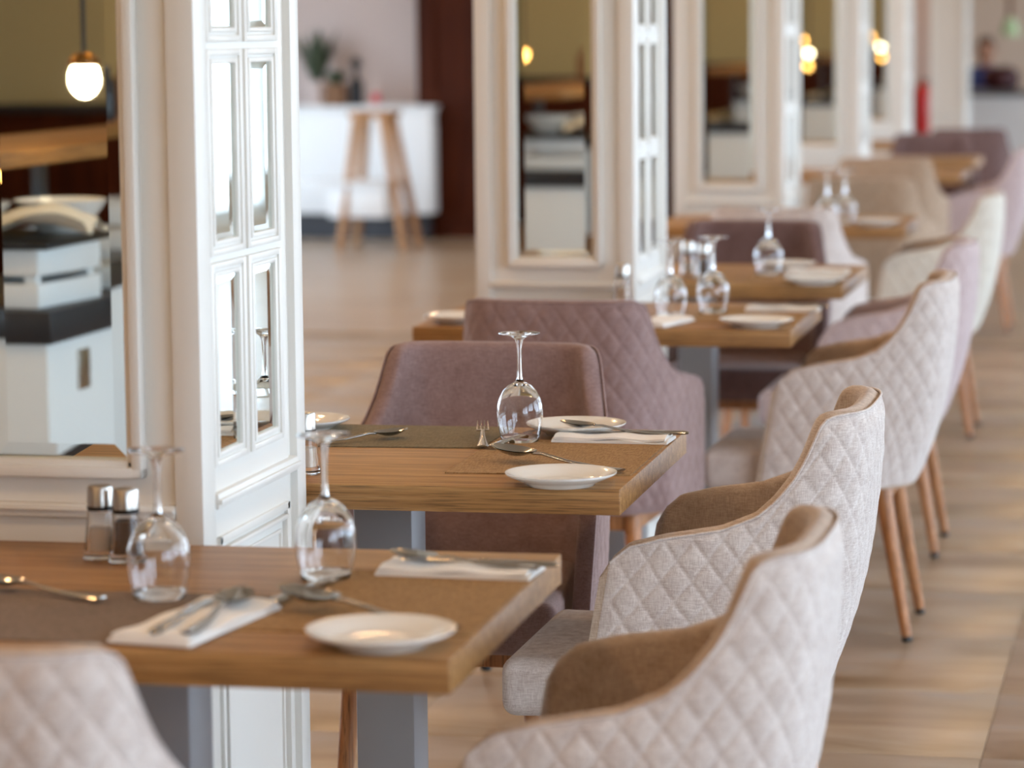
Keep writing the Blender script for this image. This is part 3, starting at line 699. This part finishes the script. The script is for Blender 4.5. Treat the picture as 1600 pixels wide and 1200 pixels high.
# seated person behind the counter
def person():
    t = thing('person', 'person in a blue top seated behind the far grey counter, half hidden by a column', 'person', (-1.80, 28.2, 0), 0)
    def skinned(name, V, E, rad, m, parent, root=0):
        me = bpy.data.meshes.new(name); me.from_pydata(V, E, []); o = put(name, me, parent); me.materials.append(m)
        md = o.modifiers.new('skin', 'SKIN'); md.use_smooth_shade = True; o.modifiers.new('sub', 'SUBSURF').levels = 2; o.modifiers['sub'].render_levels = 2
        for i, rr in enumerate(rad):
            sv = me.skin_vertices[0].data[i]; sv.radius = rr if isinstance(rr, tuple) else (rr, rr); sv.use_root = (i == root)
        return o
    # facing the camera side (-y), forearms on the counter
    V = [(0, 0, .47), (0, .02, .62), (0, .03, .80), (0, .02, .96), (0, .01, 1.04), (0, -.005, 1.085),
         (.185, .015, 1.00), (.25, .0, .76), (.16, -.20, .63), (.14, -.25, .61), (-.185, .015, 1.00), (-.25, .0, .76), (-.16, -.20, .63), (-.14, -.25, .61),
         (.10, 0, .46), (.13, -.40, .47), (.13, -.40, .08), (.13, -.50, .05), (-.10, 0, .46), (-.13, -.40, .47), (-.13, -.40, .08), (-.13, -.50, .05)]
    Ed = [(0, 1), (1, 2), (2, 3), (3, 4), (4, 5), (3, 6), (6, 7), (7, 8), (8, 9), (3, 10), (10, 11), (11, 12), (12, 13), (0, 14), (14, 15), (15, 16), (16, 17), (0, 18), (18, 19), (19, 20), (20, 21)]
    rad = [(.19, .14), (.18, .13), (.20, .135), (.17, .115), .075, .06, .085, .062, .045, .034, .085, .062, .045, .034, .11, .08, .055, .05, .11, .08, .055, .05]
    b = skinned('body', V, Ed, rad, M['blue'], t)
    h = MB().lathe([(.0001, -.115), (.03, -.11), (.055, -.085), (.072, -.03), (.078, .02), (.074, .07), (.05, .105), (.0001, .12)], 20)
    h.v = [(x, y * 1.15 - .02 * (z < -.04), z + 1.19) for x, y, z in h.v]
    h.tube([(0, -.085, 1.20), (0, -.112, 1.175), (0, -.09, 1.165)], [.008, .014, .01], 8)
    for s in (-1, 1): h.tube([(s * .074, .0, 1.215), (s * .088, .012, 1.20), (s * .078, .005, 1.165)], [.008, .013, .007], 8)
    h.tube([(0, .018, 1.0), (0, .012, 1.06), (0, .006, 1.12)], [.064, .056, .054], 16)
    hd = h.build('head', M['skin'], t, 80)
    e = MB()
    for s in (-1, 1): e.lathe([(.0001, -.009), (.009, 0), (.0001, .009)], 10, s * .03, -.084, 1.195)
    e.build('eyes', M['black'], hd)
    MB().tube([(-.026, -.086, 1.128), (0, -.094, 1.126), (.026, -.086, 1.128)], [.004, .006, .004], 8).build('mouth', M['maroon'], hd)
    hr = MB().lathe([(.080, -.01), (.086, .03), (.082, .075), (.057, .115), (.0001, .132)], 20); hr.v = [(x, y * 1.15 + .018, z + 1.19 + (.03 if y < -.03 else 0)) for x, y, z in hr.v]
    hr.build('hair', M['hair'], hd, 80)
    for s in (-1, 1):
        hm = MB().tube([(s * .145, -.235, .615), (s * .13, -.29, .59), (s * .122, -.335, .578)], [(.026, .018), (.040, .016), (.037, .013)], 12)
        for k, ln in enumerate((.058, .074, .078, .068)): x0 = s * (.150 - .019 * k); hm.tube([(x0, -.325, .582), (x0, -.325 - ln * .55, .576), (x0 - s * .003, -.325 - ln, .560)], [.0105, .0095, .007], 8)
        hm.tube([(s * .105, -.27, .592), (s * .082, -.30, .586), (s * .078, -.33, .574)], [.013, .011, .008], 8)
        hm.build('hand', M['skin'], t, 80)
    return t
pp = person()
st = thing('stool', 'navy upholstered stool under the person at the far counter', 'stool', (-1.80, 28.22, 0))
MB().box(-.2, -.12, .285, .2, .2, .345, .02).build('seat', M['navy'], st)
for (a, b) in ((-.16, -.08), (.16, -.08), (-.16, .16), (.16, .16)): MB().tube([(a, b, .29), (a * 1.1, b * 1.1, 0)], [.02, .014], 8).build('leg', M['black'], st)

# ------------------------------------------------------------------ buffet line behind the camera (seen in the mirrors)
bf = thing('buffet_counter', 'white buffet counter with a black stone top reflected in the mirrors', 'counter', (-2.80, .80, 0))
MB().box(-.9, -5.3, .1, 0, 0, .672, .004).build('body', M['white'], bf); MB().box(-.92, -5.32, .672, .02, .02, .755, .004).build('counter_top', M['charcoal'], bf); MB().box(-.85, -5.25, 0, -.05, -.05, .1).build('plinth', M['charcoal'], bf)
sk_ = MB().box(-.001, -.29, .53, .006, -.21, .635, .002).build('wall_socket', M['brushed'], bf)
for k in range(4):
    dy = -1.2 - 1.05 * k; MB().box(-.001, dy - .25, .28, .012, dy + .12, .42, .003).build('dark_niche', M['charcoal'], bf)
for (x0, y0, lab, dz) in ((-3.02, .55, 'white slatted crate on the buffet end under the bowls, seen in the nearest mirror', 0), (-3.0, -.05, 'white slatted crate second along the buffet, seen in the nearest mirror', 0), (-3.0, -1.6, 'white slatted crate farther along the buffet, seen in the mirrors', 0)):
    cr_ = thing('display_crate', lab, 'crate', (x0, y0, .756), R(6), 'display crates on the buffet')
    for (z0, z1) in ((.0, .062), (.082, .15)):
        w = MB(); w.box(-.2, -.18, z0, .2, -.165, z1, .002).box(-.2, .165, z0, .2, .18, z1, .002).box(-.2, -.165, z0, -.185, .165, z1, .002).box(.185, -.165, z0, .2, .165, z1, .002); w.build('slat_band', M['white'], cr_)
    p = MB()
    for a in (-.17, .17):
        for b in (-.15, .15): p.box(a - .015, b - .015, 0, a + .015, b + .015, .15)
    p.build('corner_post', M['white'], cr_)
tag(MB().box(-.22, -.22, 0, .22, .26, .022, .005).build('serving_tray', M['black']), 'black tray of bowls on the buffet end crate, seen in the nearest mirror', 'tray').location = (-3.02, .52, .907)
bowl_m = MB().lathe([(.0001, .008), (.04, .006), (.045, 0), (.055, 0), (.09, .035), (.125, .085), (.121, .086), (.085, .042), (.05, .014), (.0001, .012)], 36).mesh('bowl', M['ceramic'])
for (x, y, lab) in ((-3.11, .57, 'white bowl on the black tray, seen in the nearest mirror'), (-2.90, .42, 'white bowl lying behind the cloth on the black tray'), (-3.0, -1.0, 'white bowl on the second half of the buffet, reflected')):
    o = tag(put('serving_bowl', bowl_m, None, (x, y, .930 if y > 0 else .756)), lab, 'bowl', 'bowls on the buffet')
    if y > .5: o.rotation_euler = (R(0), R(0), 0)
cl = MB(); rows = []
for i in range(13):
    u = i / 12; rows.append([(-.14 + .28 * u, -.10 + .2 * k / 8, .035 * math.sin(u * 3.1) + .018 * math.sin(k * 1.3 + u * 4) + .03) for k in range(9)])
cl.grid(rows); cl.grid([[(x, y, z - .006) for x, y, z in r_] for r_ in rows]); tag(cl.build('serving_cloth', M['cream'], None, 80), 'crumpled cream cloth on the black tray, seen in the nearest mirror', 'cloth').location = (-2.855, .665, .932)
sh = thing('buffet_shelf', 'wooden overshelf above the buffet on dark posts, reflected in the mirrors', 'shelf', (-3.25, -1.9, 0))
MB().box(-.25, -2.6, 1.10, .25, 2.68, 1.145, .004).build('shelf_board', M['shelfwood'], sh)
for y in (-2.5, -.8, 1.0, 2.6): MB().box(-.24, y - .02, .755, -.2, y + .02, 1.10).build('shelf_post', M['charcoal'], sh)
jar_m = [MB().lathe([(.0001, 0), (.05, 0), (.055, .02), (.055, .13), (.035, .16), (.035, .19), (.0001, .19)], 18).mesh('jar', M[c]) for c in ('leather', 'maroon', 'charcoal', 'brass')]
for k in range(10):
    jx, jy = -3.25 + .12 * math.sin(k * 2.3), -4.3 + .36 * k
    tag(put('storage_jar', jar_m[k % 4], None, (jx, jy, 1.1455)), '%s storage jar on the buffet overshelf, %s from its far end' % (('brown', 'maroon', 'black', 'brass')[k % 4], ('first', 'second', 'third', 'fourth', 'fifth', 'sixth', 'seventh', 'eighth', 'ninth', 'tenth')[k]), 'jar', 'jars on the buffet overshelf')
cab = thing('kitchen_cabinet', 'dark wooden wall cabinet at the rear of the room, reflected in the mirrors', 'cabinet', (-4.2, -6.55, 0))
MB().box(-3.2, -.35, 0, 2.2, .0, 1.05, .004).build('body', M['darkwood'], cab); MB().box(-3.2, -.4, 1.05, 2.2, .02, 1.09, .004).build('cabinet_top', M['charcoal'], cab)
for k in range(6): MB().box(-3.15 + .89 * k, 0, .1, -2.32 + .89 * k, .02, 1.0).build('cabinet_door', M['darkwood'], cab)
for k, (x, y, z, m_, s_) in enumerate([(-2.868, .30, 1.33, 'bulb', .042), (-4.27, -4.2, 1.277, 'bulbwarm', .03), (-3.811, -1.0, 1.163, 'bulb', .026), (-3.72, -.2, 1.045, 'bulbwarm', .026)]):
    hl = thing('heat_lamp', ['bright heat lamp over the buffet end, seen in the nearest mirror', 'amber heat lamp seen at the left edge of the second mirror', 'white heat lamp seen in the fourth mirror, upper of two', 'amber heat lamp seen in the fourth mirror, lower of two', 'amber heat lamp seen in the fifth mirror'][k], 'lamp', (x, y, z), 0, 'heat lamps over the buffet')
    MB().lathe([(max(.0001, s_ * math.sin(math.pi * q / 12)), -s_ * 1.25 * math.cos(math.pi * q / 12)) for q in range(12)], 24).build('bulb', M[m_], hl)
    MB().lathe([(s_ * 1.15, s_ * .8), (s_ * .9, s_ * 1.3), (.02, s_ * 1.6), (.015, s_ * 1.55), (s_ * .85, s_ * 1.25), (s_ * 1.1, s_ * .8)], 20).build('lamp_shade', M['brass'], hl)
    MB().tube([(0, 0, s_ * 1.5), (0, 0, 2.95 - z)], .006, 6).build('cord', M['black'], hl)
